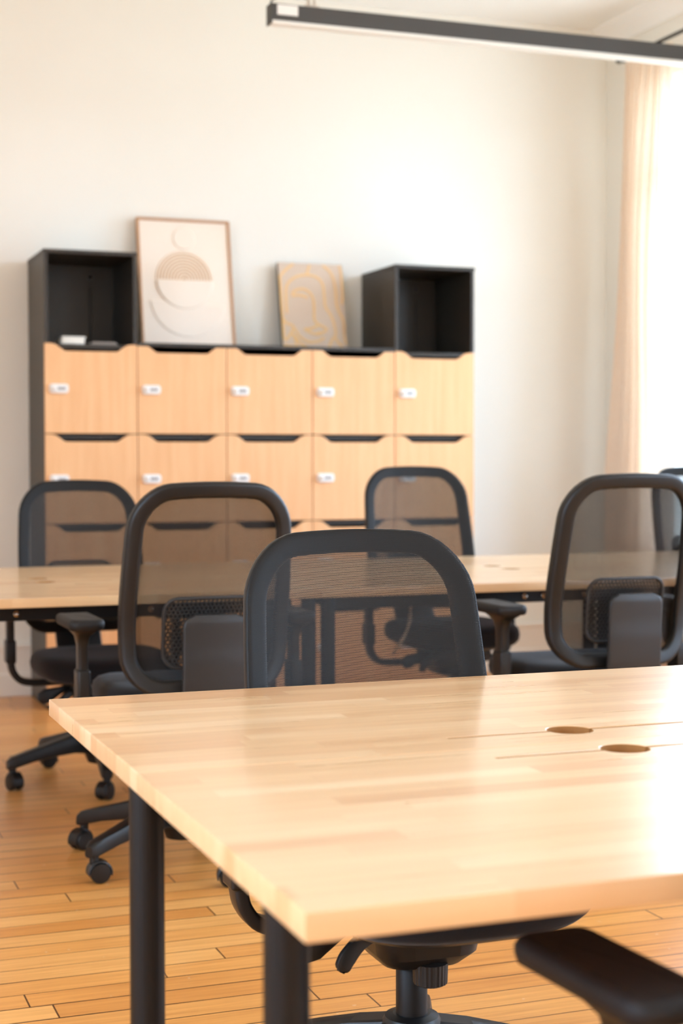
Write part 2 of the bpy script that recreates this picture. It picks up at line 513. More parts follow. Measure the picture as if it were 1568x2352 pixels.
bench('bench_desk', 'far wooden double desk with cable holes, just right of the front mesh chair',
      S1, Y2, 1.397, .925, (.73, 1.12), L4+[(1.367, .03), (1.367, .805)], (.52, .75, .82, .97))
bench('bench_desk', 'far wooden double desk at the right end, by the curtain and window',
      S1+1.40, Y2, 1.25, .8, (.6, 1.0), [(.03, .03), (.03, .805), (1.21, .03), (1.21, D-.03)], (.4,))

# ---------------------------------------------------------------- office chairs
SEAT = .50          # nominal seat height
BW, BH, BZ = .465, .555, .515
def back_pt(u, v, off=0.0):
    """point on the backrest surface; u lateral, v height above its lower edge, off = distance behind it"""
    y = -.268 - .21*max(v-.10, 0)**1.3 + .012*math.exp(-((v-.16)/.12)**2) + .55*u*u
    if v < .10: y -= 1.2*(.10-v)**2
    return Vector((u, y-off, BZ+v*.995))

def half_w(v):
    t = v/BH
    return BW/2*(1.0 - .075*max(0, (t-.45)/.55)**1.5 - .05*max(0, (.35-t)/.35)**1.5)

def outline(n=72, inset=0.0):
    """(u, v) points of the backrest outline with outward normals"""
    rt_, rb_ = .110, .105
    pts = []
    w = BW/2; nb = n//8
    def arc(cx, cy, r, a0, k):
        for j in range(k+1):
            a = math.radians(a0+90*j/k); pts.append([cx+r*math.cos(a), cy+r*math.sin(a)])
    arc(w-rt_, BH-rt_, rt_, 0, 9)
    for j in range(1, 8): pts.append([(w-rt_)*(1-2*j/8), BH])
    arc(-w+rt_, BH-rt_, rt_, 90, 9)
    for j in range(1, 10): pts.append([-w, BH-rt_-(BH-rt_-rb_)*j/10])
    arc(-w+rb_, rb_, rb_, 180, 9)
    for j in range(1, 8): pts.append([(-w+rb_)*(1-2*j/8), 0])
    arc(w-rb_, rb_, rb_, 270, 9)
    for j in range(1, 10): pts.append([w, rb_+(BH-rt_-rb_)*j/10])
    out = []
    for u, v in pts:
        s = half_w(v)/(BW/2)
        vv = v + ((.015*(1-(u/w)**2)) if v > BH*.6 else 0)*((v-BH*.6)/(BH*.4) if v > BH*.6 else 0)
        out.append(Vector((u*s, vv)))
    m = len(out); nor = []
    for i in range(m):
        t = out[(i+1) % m]-out[i-1]
        nor.append(Vector((t.y, -t.x)).normalized())
    return out, nor

def chair_proto():
    c = bpy.data.objects.new('office_chair', None); c.empty_display_size = .1; link(c)
    up_parts = []
    def U(o): up_parts.append(o); return o
    # --- base
    bm = B(); lathe(bm, [(.030, .062), (.046, .066), (.060, .10), (.058, .165), (.046, .188), (.032, .192)], n=30)
    obj('base_hub', bm, M['plastic'], c)
    for k in range(5):
        a = math.radians(72*k+18)
        d = Vector((math.cos(a), math.sin(a), 0)); s = Vector((-d.y, d.x, 0))
        bm = B(); rr = []
        prof = [(.035, .182, .100, .036), (.10, .170, .108, .034), (.17, .152, .102, .030), (.24, .132, .090, .026), (.285, .120, .078, .023), (.312, .112, .070, .021), (.325, .100, .070, .016)]
        for r, zt, zb, hw in prof:
            r *= 1.05
            ring = []
            for p, q in rrect(2*hw, zt-zb, min(.009, hw*.5, (zt-zb)*.4), 2):
                ring.append(d*r + s*(p*(1.0 if q < 0 else .86)) + Vector((0, 0, (zt+zb)/2+q)))
            rr.append(ring)
        rings(bm, rr)
        lathe(bm, [(.013, .052), (.013, .085)], d*.323, 14)
        leg = obj('base_leg', bm, M['plastic'], c)
        # caster: hood and two wheels, turned at random
        ca = random.uniform(0, 2*PI)
        f = Vector((math.cos(ca), math.sin(ca), 0)); g = Vector((-f.y, f.x, 0))
        cp = d*.323 + f*.014 + Vector((0, 0, .028))
        bm = B()
        for sgn in (-1, 1):
            rr = []
            for rad, h in ((.004, .0055), (.026, .0055), (.0278, .008), (.0278, .019), (.0255, .0235), (.016, .0245), (.004, .0250)):
                rr.append([cp + g*(sgn*h) + f*(rad*math.cos(2*PI*q/26)) + Vector((0, 0, rad*math.sin(2*PI*q/26))) for q in range(26)])
            rings(bm, rr)
        rr = []
        for q in range(15):
            an = math.radians(-15+200*q/14)
            rad0, rad1 = .0295, .0335
            rr.append([cp + g*hh + f*(rd*math.cos(an)) + Vector((0, 0, rd*math.sin(an))) for rd, hh in ((rad0, -.020), (rad1, -.018), (rad1, .018), (rad0, .020))])
        rings(bm, rr)
        box(bm, -.004, .004, -.004, .004, -.02, .02)
        mat = Matrix.Translation(cp)
        for v in bm.verts[-8:]: v.co = mat @ v.co
        obj('caster', bm, M['plastic'], leg)
    # --- gas lift
    bm = B(); lathe(bm, [(.0245, .060), (.027, .064), (.027, .268), (.0245, .272)], n=26); obj('gas_column', bm, M['black_metal'], c)
    bm = B(); lathe(bm, [(.0145, .26), (.0145, .40)], n=20); obj('piston_rod', bm, M['chrome'], c)
    # --- tilt mechanism
    bm = B()
    rr = []
    for z, sx, sy, cy in ((.296, .045, .045, .0), (.306, .068, .075, .005), (.330, .088, .105, .005), (.370, .095, .118, .0), (.40, .088, .120, .0), (.415, .085, .120, 0)):
        rr.append([Vector((p, q+cy, z)) for p, q in rrect(2*sx, 2*sy, min(sx, sy)*.55, 5)])
    rings(bm, rr)
    box(bm, -.118, .118, -.06, .125, .372, .405, .005)
    mech = U(obj('tilt_mechanism', bm, M['plastic'], c))
    bm = B(); rr = []
    for z, r in ((.276, .020), (.280, .0275), (.314, .0285), (.319, .022)):
        rr.append([Vector((-.002+r*(1+.04*(q % 2))*math.cos(2*PI*q/48), .075+r*(1+.04*(q % 2))*math.sin(2*PI*q/48), z)) for q in range(48)])
    rings(bm, rr); lathe(bm, [(.012, .315), (.012, .36)], (-.002, .075, 0), 12)
    obj('tension_knob', bm, M['plastic'], mech, smooth=25)
    for path, ws in (([(.07, .06, .390), (.12, .06, .388), (.155, .065, .380), (.200, .07, .364), (.232, .072, .352)], (.011, .011, .014, .026, .020)),
                     ([(.05, .085, .380), (.095, .095, .380), (.13, .10, .370), (.155, .104, .348), (.168, .106, .326)], (.011, .011, .013, .015, .013))):
        P = bez(path, 24); m_ = len(P)
        def sec(i, t, ws=ws):
            x = t*(len(ws)-1); k = min(int(x), len(ws)-2); w = ws[k]+(ws[k+1]-ws[k])*(x-k)
            if t > .9: w *= math.sqrt(max(.04, 1-((t-.9)/.1)**2))
            return rrect(2*w, .016, .006, 2)
        bm = B(); sweep(bm, P, sec, Vector((0, 1, 0))); obj('lever', bm, M['plastic'], mech)
    # --- seat
    def se(sx, sy, z, cy=.01, e=3.2, n=56, drop=0.0, dip=0.0):
        out = []
        for q in range(n):
            a = 2*PI*q/n; ca, sa = math.cos(a), math.sin(a)
            x = sx*math.copysign(abs(ca)**(2/e), ca); y = sy*math.copysign(abs(sa)**(2/e), sa)
            zz = z - drop*max(0, (y-.10)/.15)**2 - dip*(1-(x/.25)**2)
            out.append(Vector((x, y+cy, zz)))
        return out
    bm = B()
    rings(bm, [se(.197, .205, SEAT-.072, drop=.012), se(.224, .230, SEAT-.070, drop=.014), se(.235, .242, SEAT-.055, drop=.018),
               se(.238, .245, SEAT-.036, drop=.020), se(.234, .241, SEAT-.016, drop=.022), se(.221, .228, SEAT-.003, drop=.022),
               se(.20, .197, SEAT+.003, drop=.022), se(.13, .13, SEAT+.002, drop=.022, dip=.004), se(.05, .05, SEAT-.001, dip=.004)])
    seat = U(obj('seat', bm, M['fabric'], c, smooth=60))
    bm = B()
    rings(bm, [se(.10, .12, SEAT-.098, drop=0), se(.15, .165, SEAT-.096), se(.195, .21, SEAT-.086, drop=.008), se(.222, .230, SEAT-.070, drop=.014), se(.218, .226, SEAT-.062, drop=.014)])
    U(obj('seat_pan', bm, M['plastic'], c, smooth=60))
    # --- backrest ring
    oc, on_ = outline()
    bm = B(); rr = []
    sec = rrect(.043, .030, .012, 4)
    for (p, nrm) in zip(oc, on_):
        ring = []
        for a, b in sec:
            q = p + nrm*(a-.0215)
            ring.append(back_pt(q.x, q.y, .017+b))
        rr.append(ring)
    rr.append(rr[0])
    V = rings(bm, rr, cap0=False, cap1=False)
    bmesh.ops.remove_doubles(bm, verts=V[0]+V[-1], dist=1e-6)
    # two screw bosses on the lower rail
    for sx in (-.115, .115):
        q = back_pt(sx, .022, .031); lathe(bm, [(.0065, 0), (.0065, .003), (.003, .003), (.003, .0015)], q, 12, 'y')
    frame = U(obj('backrest_frame', bm, M['plastic'], c, smooth=50))
    # --- mesh sheet stretched over the ring
    bm = B(); uvl = bm.loops.layers.uv.new('UVMap')
    n = len(oc); cen = Vector((0, BH*.5)); rows = []; uvs = {}
    ss = [(1.0, .012), (1.003, .006), (1.0, .0008), (.985, -.0012)] + [(s, -.0015) for s in (.95, .90, .84, .77, .69, .60, .50, .40, .30, .20, .10)]
    for s, off in ss:
        row = []
        for p in oc:
            q = cen+(p-cen)*s
            v = bm.verts.new(back_pt(q.x, q.y, off)); uvs[v] = (q.x, q.y); row.append(v)
        rows.append(row)
    for a, b in zip(rows, rows[1:]):
        for i in range(n): bm.faces.new((a[i], a[(i+1) % n], b[(i+1) % n], b[i]))
    vc = bm.verts.new(back_pt(cen.x, cen.y, -.0015)); uvs[vc] = (cen.x, cen.y)
    for i in range(n): bm.faces.new((rows[-1][i], rows[-1][(i+1) % n], vc))
    for f in bm.faces:
        for lp in f.loops: lp[uvl].uv = uvs[lp.vert]
    U(obj('backrest_mesh', bm, M['mesh'], c, smooth=80))
    # --- perforated lumbar pad: a hexagonal lattice of real holes
    bm = B(); p_ = .0115; cw, ch, cv = .126, .095, .170
    def inside(u, v, m=0):
        dx, dy = abs(u)-(cw-m-.035), abs(v-cv)-(ch-m-.035)
        return math.hypot(max(dx, 0), max(dy, 0)) <= .035
    rr_ = p_/math.sqrt(3)
    keep = {}
    def vert(u, v):
        k = (round(u*1e5), round(v*1e5))
        if k not in keep: keep[k] = bm.verts.new(back_pt(u, v, .034+.004*math.cos(v*20)))
        return keep[k]
    j = 0; v = cv-ch
    while v < cv+ch:
        u = -cw + (p_/2 if j % 2 else 0)
        while u < cw:
            if inside(u, v, .004):
                hx = [(u+rr_*math.cos(math.radians(60*q+30)), v+rr_*math.sin(math.radians(60*q+30))) for q in range(6)]
                if inside(u, v, .002):
                    inn = [(u+(a-u)*.64, v+(b-v)*.64) for a, b in hx]
                    for q in range(6):
                        q2 = (q+1) % 6
                        bm.faces.new((vert(*hx[q]), vert(*hx[q2]), vert(*inn[q2]), vert(*inn[q])))
                else:
                    try: bm.faces.new([vert(*h) for h in hx])
                    except ValueError: pass
            u += p_
        v += p_*math.sqrt(3)/2; j += 1
    bmesh.ops.recalc_face_normals(bm, faces=bm.faces)
    bmesh.ops.solidify(bm, geom=bm.faces[:], thickness=.004)
    rim = []
    for cx_, cz_, a0 in ((cw-.04, cv+ch-.04, 0), (-cw+.04, cv+ch-.04, 90), (-cw+.04, cv-ch+.04, 180), (cw-.04, cv-ch+.04, 270)):
        for q in range(9):
            a = math.radians(a0+90*q/8); rim.append(back_pt(cx_+.037*math.cos(a), cz_+.037*math.sin(a), .036))
    sweep(bm, rim, lambda i, t: rrect(.010, .010, .004, 2), Vector((0, 1, 0)), closed=True)
    U(obj('lumbar_pad', bm, M['plastic_grey'], c, smooth=30))
    # --- spine: a broad plate rising from under the seat behind the backrest
    P = bez([(0, -.06, SEAT-.083), (0, -.17, SEAT-.088), (0, -.275, SEAT-.070), (0, -.338, SEAT+.0), (0, -.352, SEAT+.09), (0, -.353, SEAT+.16), (0, -.358, SEAT+.235)], 42)
    bm = B(); rr = []
    m_ = len(P); tot = sum((b-a).length for a, b in zip(P, P[1:])); acc = 0
    for i, p in enumerate(P):
        if i: acc += (p-P[i-1]).length
        t = acc/tot; rem = tot-acc
        hw = .062+.024*min(1, t*2.2)
        rc = .030
        if rem < rc: hw -= rc-math.sqrt(max(0, rc*rc-(rc-rem)**2))
        tg = (P[min(i+1, m_-1)]-P[max(i-1, 0)]).normalized()
        no = Vector((0, -tg.z, tg.y)) if True else None
        th = .009 if rem > .006 else .005
        rr.append([p+Vector((a, 0, 0))+no*b for a, b in rrect(2*hw, 2*th, .006 if th > .006 else .004, 3)])
    rings(bm, rr)
    spine = U(obj('back_spine', bm, M['plastic_grey'], c, smooth=50))
    bm = B(); box(bm, -.06, .06, -.345, -.29, BZ+.004, BZ+.04, .006); U(obj('spine_bracket', bm, M['plastic'], c))
    # --- armrests
    for s in (-1, 1):
        bm = B()
        P = bez([(s*.07, -.1, SEAT-.100), (s*.19, -.1, SEAT-.101), (s*.258, -.1, SEAT-.094), (s*.290, -.1, SEAT-.062), (s*.299, -.1, SEAT-.02), (s*.300, -.1, SEAT+.02)], 30)
        sweep(bm, P, lambda i, t: rrect(.024, .050, .007, 3), Vector((0, 1, 0)))
        box(bm, s*.300-.018, s*.300+.018, -.131, -.069, SEAT-.028, SEAT+.055, .007, 3)
        rr = []
        for z, hx, hy in ((.05, .0135, .024), (.12, .0135, .024), (.145, .018, .034), (.158, .027, .060), (.163, .030, .072), (.168, .030, .075)):
            rr.append([Vector((s*.300+p, q-.1, SEAT+z)) for p, q in rrect(2*hx, 2*hy, min(hx, hy)*.6, 4)])
        rings(bm, rr)
        arm = U(obj('armrest', bm, M['plastic'], c, smooth=50))
        bm = B(); rr = []
        for z, g in ((.164, -.008), (.167, -.002), (.176, .001), (.187, .001), (.193, -.003), (.196, -.010)):
            rr.append([Vector((s*.298+p , q-.06, SEAT+z-.02*max(0, (abs(q)-.085)/.035)**2*(.2 if z > .18 else -.1))) for p, q in rrect(2*(.047+g), 2*(.122+g), .027+g, 6)])
        rings(bm, rr)
        obj('arm_pad', bm, M['rubber'], arm, smooth=50)
    c['up'] = 0.0
    return c, up_parts

PROTO, UPP = chair_proto()
UPN = {o.name for o in UPP}
used = [False]
def chair(label, x, y, deg, dz, spin=0, arm=0, sdz=0, bdy=0, sdy=0, group='black mesh office chairs'):
    """first call places the prototype itself, later calls copy it with its parts and sub-parts"""
    if not used[0]:
        used[0] = True; r = PROTO; kids = list(PROTO.children)
        sub = kids; r.location = (x, y, 0)
        chair.src = [(k, k.name in UPN, list(k.children)) for k in kids]
        for k, isup, ch in chair.src:
            if isup: k.location.z = dz
        parts = [(k, isup) for k, isup, _ in chair.src]
    else:
        r = PROTO.copy(); COL.objects.link(r); parts = []
        for k, isup, ch in chair.src:
            q = k.copy(); COL.objects.link(q); q.parent = r; parts.append((q, isup))
            q.location = (0, 0, dz if isup else 0)
            for g in ch:
                h = g.copy(); COL.objects.link(h); h.parent = q
        r.location = (x, y, 0)
    r.rotation_euler = (0, 0, math.radians(deg))
    for q, isup in parts:
        nm = q.name.split('.')[0]
        if nm in ('seat', 'seat_pan', 'tilt_mechanism', 'armrest', 'piston_rod'): q.location.z += sdz
        if nm in ('backrest_frame', 'backrest_mesh', 'lumbar_pad', 'back_spine', 'spine_bracket'): q.location.y = -bdy
        if nm in ('seat', 'seat_pan', 'armrest'): q.location.y = sdy
        if nm == 'armrest': q.location.z += arm
        if not isup: q.rotation_euler = (0, 0, math.radians(spin))
        if nm == 'piston_rod': q.location.z = dz+sdz
    tag(r, label, 'chair', group)
    if 'up' in r: del r['up']
    return r
chair('front mesh office chair facing the camera across the near desk', 1.026, 2.44, 180, -.078, 10, -.03, .065, -.072, .072)
chair('black office chair seen from behind, just left of the front mesh chair', 1.103, 4.30, 0, -.006, -25, -.005, .025)
chair('black office chair seen from behind at right, with a broad grey spine plate', 2.358, 4.30, 0, .010, 30, -.012, .012)
chair('leftmost black mesh chair behind the far desk, before the left locker tower', 1.112, 5.48, 180, -.025, -8, -.01, -.02, .075)
chair('black mesh chair behind the far desk before the right locker tower', 2.50, 5.56, 180, .022, 40, -.06, -.02, .03)
chair('black mesh chair at the right edge by the window, mostly hidden', 3.83, 5.56, 180, .018, 20, -.06, -.02, .03)
chair('nearest chair at bottom right, only its dark padded armrest in view', 1.082, 1.45, 4, -.062, 15)

# ---------------------------------------------------------------- lockers
X3, Y3, CW, RH, Z0, ZT, DL = 1.1965, 7.0991, .4252, .4101, 1.6594, 2.081, .4535
PT = .018
def door_pts(w, h):
    pts = [(0, 0), (w, 0), (w, h)]
    def corner(pa, pb, pc, r, k=5):
        a = (Vector(pa)-Vector(pb)).normalized(); c = (Vector(pc)-Vector(pb)).normalized()
        p0, p2 = Vector(pb)+a*r, Vector(pb)+c*r
        return [tuple(p0.lerp(Vector(pb), t).lerp(Vector(pb).lerp(p2, t), t)) for t in [j/k for j in range(k+1)]]
    xs = (w*.895, w*.79, w*.21, w*.105); dp = .034
    pts += corner((w, h), (xs[0], h), (xs[1], h-dp), .022)
    pts += corner((xs[0], h), (xs[1], h-dp), (xs[2], h-dp), .012)
    pts += corner((xs[1], h-dp), (xs[2], h-dp), (xs[3], h), .012)
    pts += corner((xs[2], h-dp), (xs[3], h), (0, h), .022)
    pts.append((0, h))
    return pts

def locker(name, label, x, cols, box_top):
    t = thing(name, label, 'locker', (x, Y3, 0), group='lockers')
    W = cols*CW; fy = .019               # doors sit in front of the carcass
    bm = B()
    top = ZT if box_top else Z0+.012
    e = .0012
    xs = [0]+[k*CW for k in range(1, cols)]+[W]
    box(bm, e, PT, fy, DL, 0, top-PT, .001)
    box(bm, W-PT, W-e, fy, DL, 0, top-PT, .001)
    for k in range(1, cols): box(bm, k*CW-PT/2, k*CW+PT/2, fy, DL, 0, top-PT)
    box(bm, PT, W-PT, DL-.008, DL-.001, 0.02, top-PT)
    for r in range(1, 5):
        z = Z0-r*RH
        if z > .03:
            for k in range(cols): box(bm, k*CW+PT, (k+1)*CW-PT, fy+.012, DL-.008, z-PT-.004, z-.004)
    box(bm, PT, W-PT, fy+.03, fy+.045, 0, .03)
    if box_top:
        box(bm, PT, W-PT, fy-.004, DL-.008, Z0-.036+.012, Z0-.002+.0, .006)   # rounded lip of the open box floor
        box(bm, e, PT, 0.0, fy, Z0+.002, top-PT, .001); box(bm, W-PT, W-e, 0.0, fy, Z0+.002, top-PT, .001)
    obj('carcass', bm, M['carcass'], t)
    bm = B()
    if box_top: box(bm, -.003+e, W+.003-e, -.004, DL, top-PT, top, .002)
    else: box(bm, e, W-e, -.001, DL, top-PT, top, .002)
    obj('top_panel', bm, M['carcass'], t)
    if box_top:
        bm = B(); lathe(bm, [(.016, 0), (.016, .003), (.0105, .003), (.0105, 0)], (W*.70, DL-.0115, ZT-.07), 20, 'y')
        obj('cable_grommet', bm, M['lamp_body'], t)
        bm = B(); box(bm, W*.70-.006, W*.70+.006, DL-.016, DL-.008, Z0+.01, ZT-.12, .003)
        obj('back_rail', bm, M['plastic_grey'], t)
    g = .0018
    nrow = 4
    for k in range(cols):
        for r in range(nrow):
            zt = Z0-r*RH; zb = zt-RH+.003
            if zb < .02: zb = .02
            bm = B(); prism(bm, door_pts(CW-2*g, zt-zb-.001), 0, .018, .0012)
            d = obj('door', bm, M['laminate'], t, loc=(k*CW+g, 0, zb))
            lx, lz = .026, .205+(zt-zb-RH)
            bm = B()
            rr = [[Vector((lx+.036+p, yy, lz+q)) for p, q in rrect(.086-i_, .042-i_, .014, 5)] for yy, i_ in ((0, 0), (-.009, 0), (-.012, .005))]
            rings(bm, rr)
            lathe(bm, [(.011, 0), (.011, .012), (.009, .016)], (lx+.012, -.011, lz), 16, 'y')
            for v in bm.verts[-48:]: v.co.y = -.011-(v.co.y+.011)
            box(bm, lx+.008, lx+.016, -.031, -.026, lz-.008, lz+.008, .002)
            for q in range(4): box(bm, lx+.030+q*.009, lx+.036+q*.009, -.0135, -.0115, lz-.006, lz+.006, 0, mi=1)
            obj('combination_lock', bm, [M['white_plastic'], M['digit']], d)
    return t
locker('locker_tower', 'tall beech-door locker tower at the left end, with papers in its open black box', X3, 1, True)
locker('locker_cabinet', 'low three-column beech locker block between the towers, under the two artworks', X3+CW, 3, False)
locker('locker_tower', 'tall beech-door locker tower at the right end, with an empty open black box', X3+4*CW, 1, True)

# things in the left open box
bz = Z0-.001
o = B(); box(o, 0, .105, 0, .15, 0, .026, .004); box(o, .004, .112, .01, .15, .027, .036, .003)
tag(obj('paper_stack', o, M['paper'], loc=(X3+.085, Y3+.035, bz)), 'small white stack of papers in the open box of the left locker tower', 'papers')
o = B(); box(o, 0, .12, 0, .13, 0, .008, .002); box(o, .004, .116, .002, .128, .008, .013, .002)
b1 = obj('booklet', o, M['grey_paper'], loc=(X3+.222, Y3+.03, bz)); b1.rotation_euler = (0, 0, .06)
tag(b1, 'flat grey booklet beside the white papers in the left locker tower', 'booklet')
o = B(); box(o, 0, .13, 0, .11, 0, .010, .002); box(o, .003, .127, .003, .107, .010, .016, .002)
b2 = obj('booklet', o, M['plum_paper'], loc=(X3+.255, Y3+.185, bz)); b2.rotation_euler = (0, 0, .35)
tag(b2, 'dark plum booklet lying askew behind the grey booklet in the left locker tower', 'booklet')

# ---------------------------------------------------------------- pictures leaning on the wall
ZL = Z0+.012
def lean(o, x, ybot, h, ytop):
    a = math.asin((ytop-ybot)/h)
    o.location = (x, ybot, ZL+.0005+.031*math.sin(a)); o.rotation_euler = (-a, 0, 0)
def disc_sector(bm, cx, cz, r, a0, a1, y0, y1, bev, mi=0, n=40):
    pts = [(cx+r*math.cos(math.radians(a0+(a1-a0)*k/n)), cz+r*math.sin(math.radians(a0+(a1-a0)*k/n))) for k in range(n+(a1-a0 < 360))]
    prism(bm, pts, y0, y1, 0, mi)
    return bm
w, h = .468, .645
t = thing('framed_relief', 'large oak-framed cream arch relief leaning on the wall beside the left tower', 'picture')
bm = B(); d_ = .03
box(bm, 0, .012, 0, d_, 0, h, .002); box(bm, w-.012, w, 0, d_, 0, h, .002); box(bm, .012, w-.012, 0, d_, 0, .012, .002); box(bm, .012, w-.012, 0, d_, h-.012, h, .002)
obj('picture_frame', bm, M['oak'], t)
bm = B(); box(bm, .011, w-.011, .009, .02, .011, h-.011); panel = obj('art_panel', bm, M['art_paper'], t)
K = .000372; ax = lambda px: .012+(px-150)*K*1.0; az = lambda pz: h-.012-(pz-165)*K*1.02
def relief(name, cx, cz, r, a0, a1, hgt, mat):
    """softly domed raised shape: stacked shrinking outlines"""
    bm = B(); n = 44
    full = a1-a0 >= 360
    cxm, czm = cx, cz + (0 if full else (r*.42 if a0 < 90 and a1 <= 181 and a0 >= 0 else -r*.42))
    rr = []
    for s, y in ((1.0, .010), (1.0, .009-hgt*.5), (.975, .009-hgt*.85), (.94, .009-hgt)):
        ring = []
        for k in range(n):
            a = math.radians(a0+(a1-a0)*k/(n if full else n-1))
            px, pz = cx+r*math.cos(a), cz+r*math.sin(a)
            ring.append(Vector((cxm+(px-cxm)*s, y, czm+(pz-czm)*s)))
        rr.append(ring)
    rings(bm, rr)
    return obj(name, bm, mat, panel, smooth=50)
relief('raised_crescent', ax(760), az(1200), .190, 182, 352, .0045, M['art_paper'])
relief('raised_bowl', ax(725), az(955), .143, 180, 360, .009, M['art_paper'])
relief('raised_disc', ax(745), az(395), .056, 0, 360, .005, M['art_paper'])
relief('arch_ground', ax(725), az(940), .143, 0, 180, .0015, M['art_tan'])
bm = B()
for k in range(9):
    r = .137-.0150*k
    P = [Vector((ax(725)+r*math.cos(math.radians(180*q/40)), .009, az(940)+r*math.sin(math.radians(180*q/40)))) for q in range(41)]
    sweep(bm, P, lambda i, t_: [(a, b) for a, b in rrect(.0072, .010, .0033, 3)], Vector((0, 1, 0)))
obj('arch_ridges', bm, M['art_paper'], panel)
lean(t, 1.717, 7.405, h, 7.523)

w, h = .345, .452
t = thing('canvas_print', 'smaller oatmeal canvas with ochre line drawing leaning on the wall above the middle locker', 'picture')
bm = B(); box(bm, 0, w, .0015, .028, 0, h, .003); obj('stretcher', bm, M['canvas_edge'], t)
bm = B(); box(bm, .002, w-.002, -.0005, .003, .002, h-.002, .001); cv = obj('canvas_face', bm, M['canvas'], t)
def gx(px, pz): return (px-205-(pz-200)*.045)/1085*w
def gz(px, pz): return h-(pz-200-(px-200)*.03)/1440*h
strokes = [
    [(470, 230), (340, 330), (240, 450), (215, 600)],
    [(740, 240), (715, 320), (690, 390)],
    [(345, 1050), (335, 800), (350, 600), (450, 480), (600, 420), (760, 420), (880, 470), (955, 580), (975, 760), (990, 940), (1080, 1090), (1130, 1240), (1150, 1400), (1080, 1500), (1030, 1620)],
    [(425, 730), (520, 660), (640, 650), (740, 720), (790, 830), (800, 1000), (800, 1160), (880, 1240), (1000, 1310), (930, 1370), (840, 1370)],
    [(425, 760), (560, 750), (700, 790)],
    [(620, 1310), (740, 1300), (860, 1250)],
    [(650, 1330), (760, 1380), (900, 1400)],
    [(960, 250), (1080, 360), (1140, 500), (1170, 700), (1180, 900), (1230, 1050), (1290, 1180), (1300, 1400)],
    [(1235, 230), (1275, 420), (1290, 700), (1270, 900)],
    [(265, 1100), (320, 1200), (430, 1250), (480, 1330), (560, 1440), (700, 1520), (860, 1510), (960, 1450)],
    [(240, 600), (250, 900), (265, 1200), (300, 1480), (390, 1400), (440, 1300)],
    [(430, 1380), (480, 1500), (500, 1600)], [(260, 1560), (420, 1590), (640, 1610)], [(1130, 1430), (1180, 1520), (1260, 1600)],
    [(450, 1400), (560, 1540), (690, 1615)], [(1290, 1250), (1300, 1420), (1320, 1560)],
]
wid = .0115
bm = B()
for s in strokes:
    P = bez([(gx(*p), -.0006, gz(*p)) for p in s], 10*len(s))
    P = [Vector((min(max(p.x, .008), w-.008), p.y, min(max(p.z, .008), h-.008))) for p in P]
    sweep(bm, P, lambda i, t_: rrect(wid, .0016, .0007, 2), Vector((0, 1, 0)))
obj('painted_lines', bm, M['gold'], cv)
lean(t, 2.432, 7.425, h, 7.515)

# ---------------------------------------------------------------- linear pendant lamp
YLm, ZLt, ZLb = 5.945, 2.930, 2.852
t = thing('linear_pendant', 'long grey linear ceiling lamp with a white underside, above the far desk', 'lamp', (1.905, YLm, 0))
LL = 2.35
bm = B(); box(bm, 0, LL, 0, .062, ZLb+.013, ZLt, .002); box(bm, -.004, .002, -.001, .063, ZLb, ZLt+.001, .001); box(bm, LL-.002, LL+.004, -.001, .063, ZLb, ZLt+.001, .001)
obj('lamp_body', bm, M['lamp_body'], t)
bm = B(); box(bm, .003, LL-.003, .004, .058, ZLb, ZLb+.014, .002); obj('lamp_diffuser', bm, M['diffuser'], t)
bm = B(); box(bm, .022, .108, -.0014, .0005, ZLt-.044, ZLt-.004, .0005); lab = obj('rating_label', bm, M['white_plastic'], t)
for k in range(1):
    bm = B()
    for r_ in range(3): box(bm, .034, .094-.012*r_, -.0019, -.0012, ZLt-.016-.008*r_, ZLt-.0145-.008*r_)
    obj('label_print', bm, M['diffuser'], lab, smooth=0)
for sx in (.175, LL-.2):
    bm = B(); box(bm, sx-.03, sx+.03, .02, .042, ZLt, ZLt+.012, .002)
    lathe(bm, [(.006, 0), (.006, .02), (.003, .03)], (sx-.012, .031, ZLt+.01), 12); lathe(bm, [(.006, 0), (.006, .02), (.003, .03)], (sx+.012, .031, ZLt+.01), 12)
    clip = obj('suspension_clip', bm, M['chrome'], t)
    bm = B(); tube(bm, [(sx-.012, .031, ZLt+.03), (sx, .031, ZLt+.12), (sx, .031, ZC)], .0016, 8); tube(bm, [(sx+.012, .031, ZLt+.03), (sx, .031, ZLt+.12)], .0016, 8)
    obj('suspension_cable', bm, M['cable'], clip)
bm = B(); tube(bm, bez([(.004, .03, ZLt-.002), (.012, .03, ZLt+.02), (.06, .03, ZLt+.038), (.13, .03, ZLt+.04), (.165, .03, ZLt+.09), (.172, .03, ZC)], 40), .0035, 10)
obj('power_cord', bm, M['cable'], t)

# ---------------------------------------------------------------- curtain and rod
bm = B(); tube(bm, [(4.245, 7.28, 3.222), (4.245, .2, 3.222)], .0095, 12)
lathe(bm, [(.004, -.012), (.014, -.004), (.018, .008), (.014, .020), (.004, .026)], (4.245, 7.283, 3.222), 16, 'y')
rod = obj('curtain_rod', bm, M['black_metal'])
tag(rod, 'thin black curtain rod with a ball end along the right wall', 'curtain rod')
for yb in (7.255, 4.9, 2.2):
    bm = B(); box(bm, 4.238, XR, yb-.008, yb+.008, 3.205, 3.215, .001); box(bm, 4.325, XR, yb-.02, yb+.02, 3.17, 3.25, .002)
    obj('rod_bracket', bm, M['black_metal'], rod)

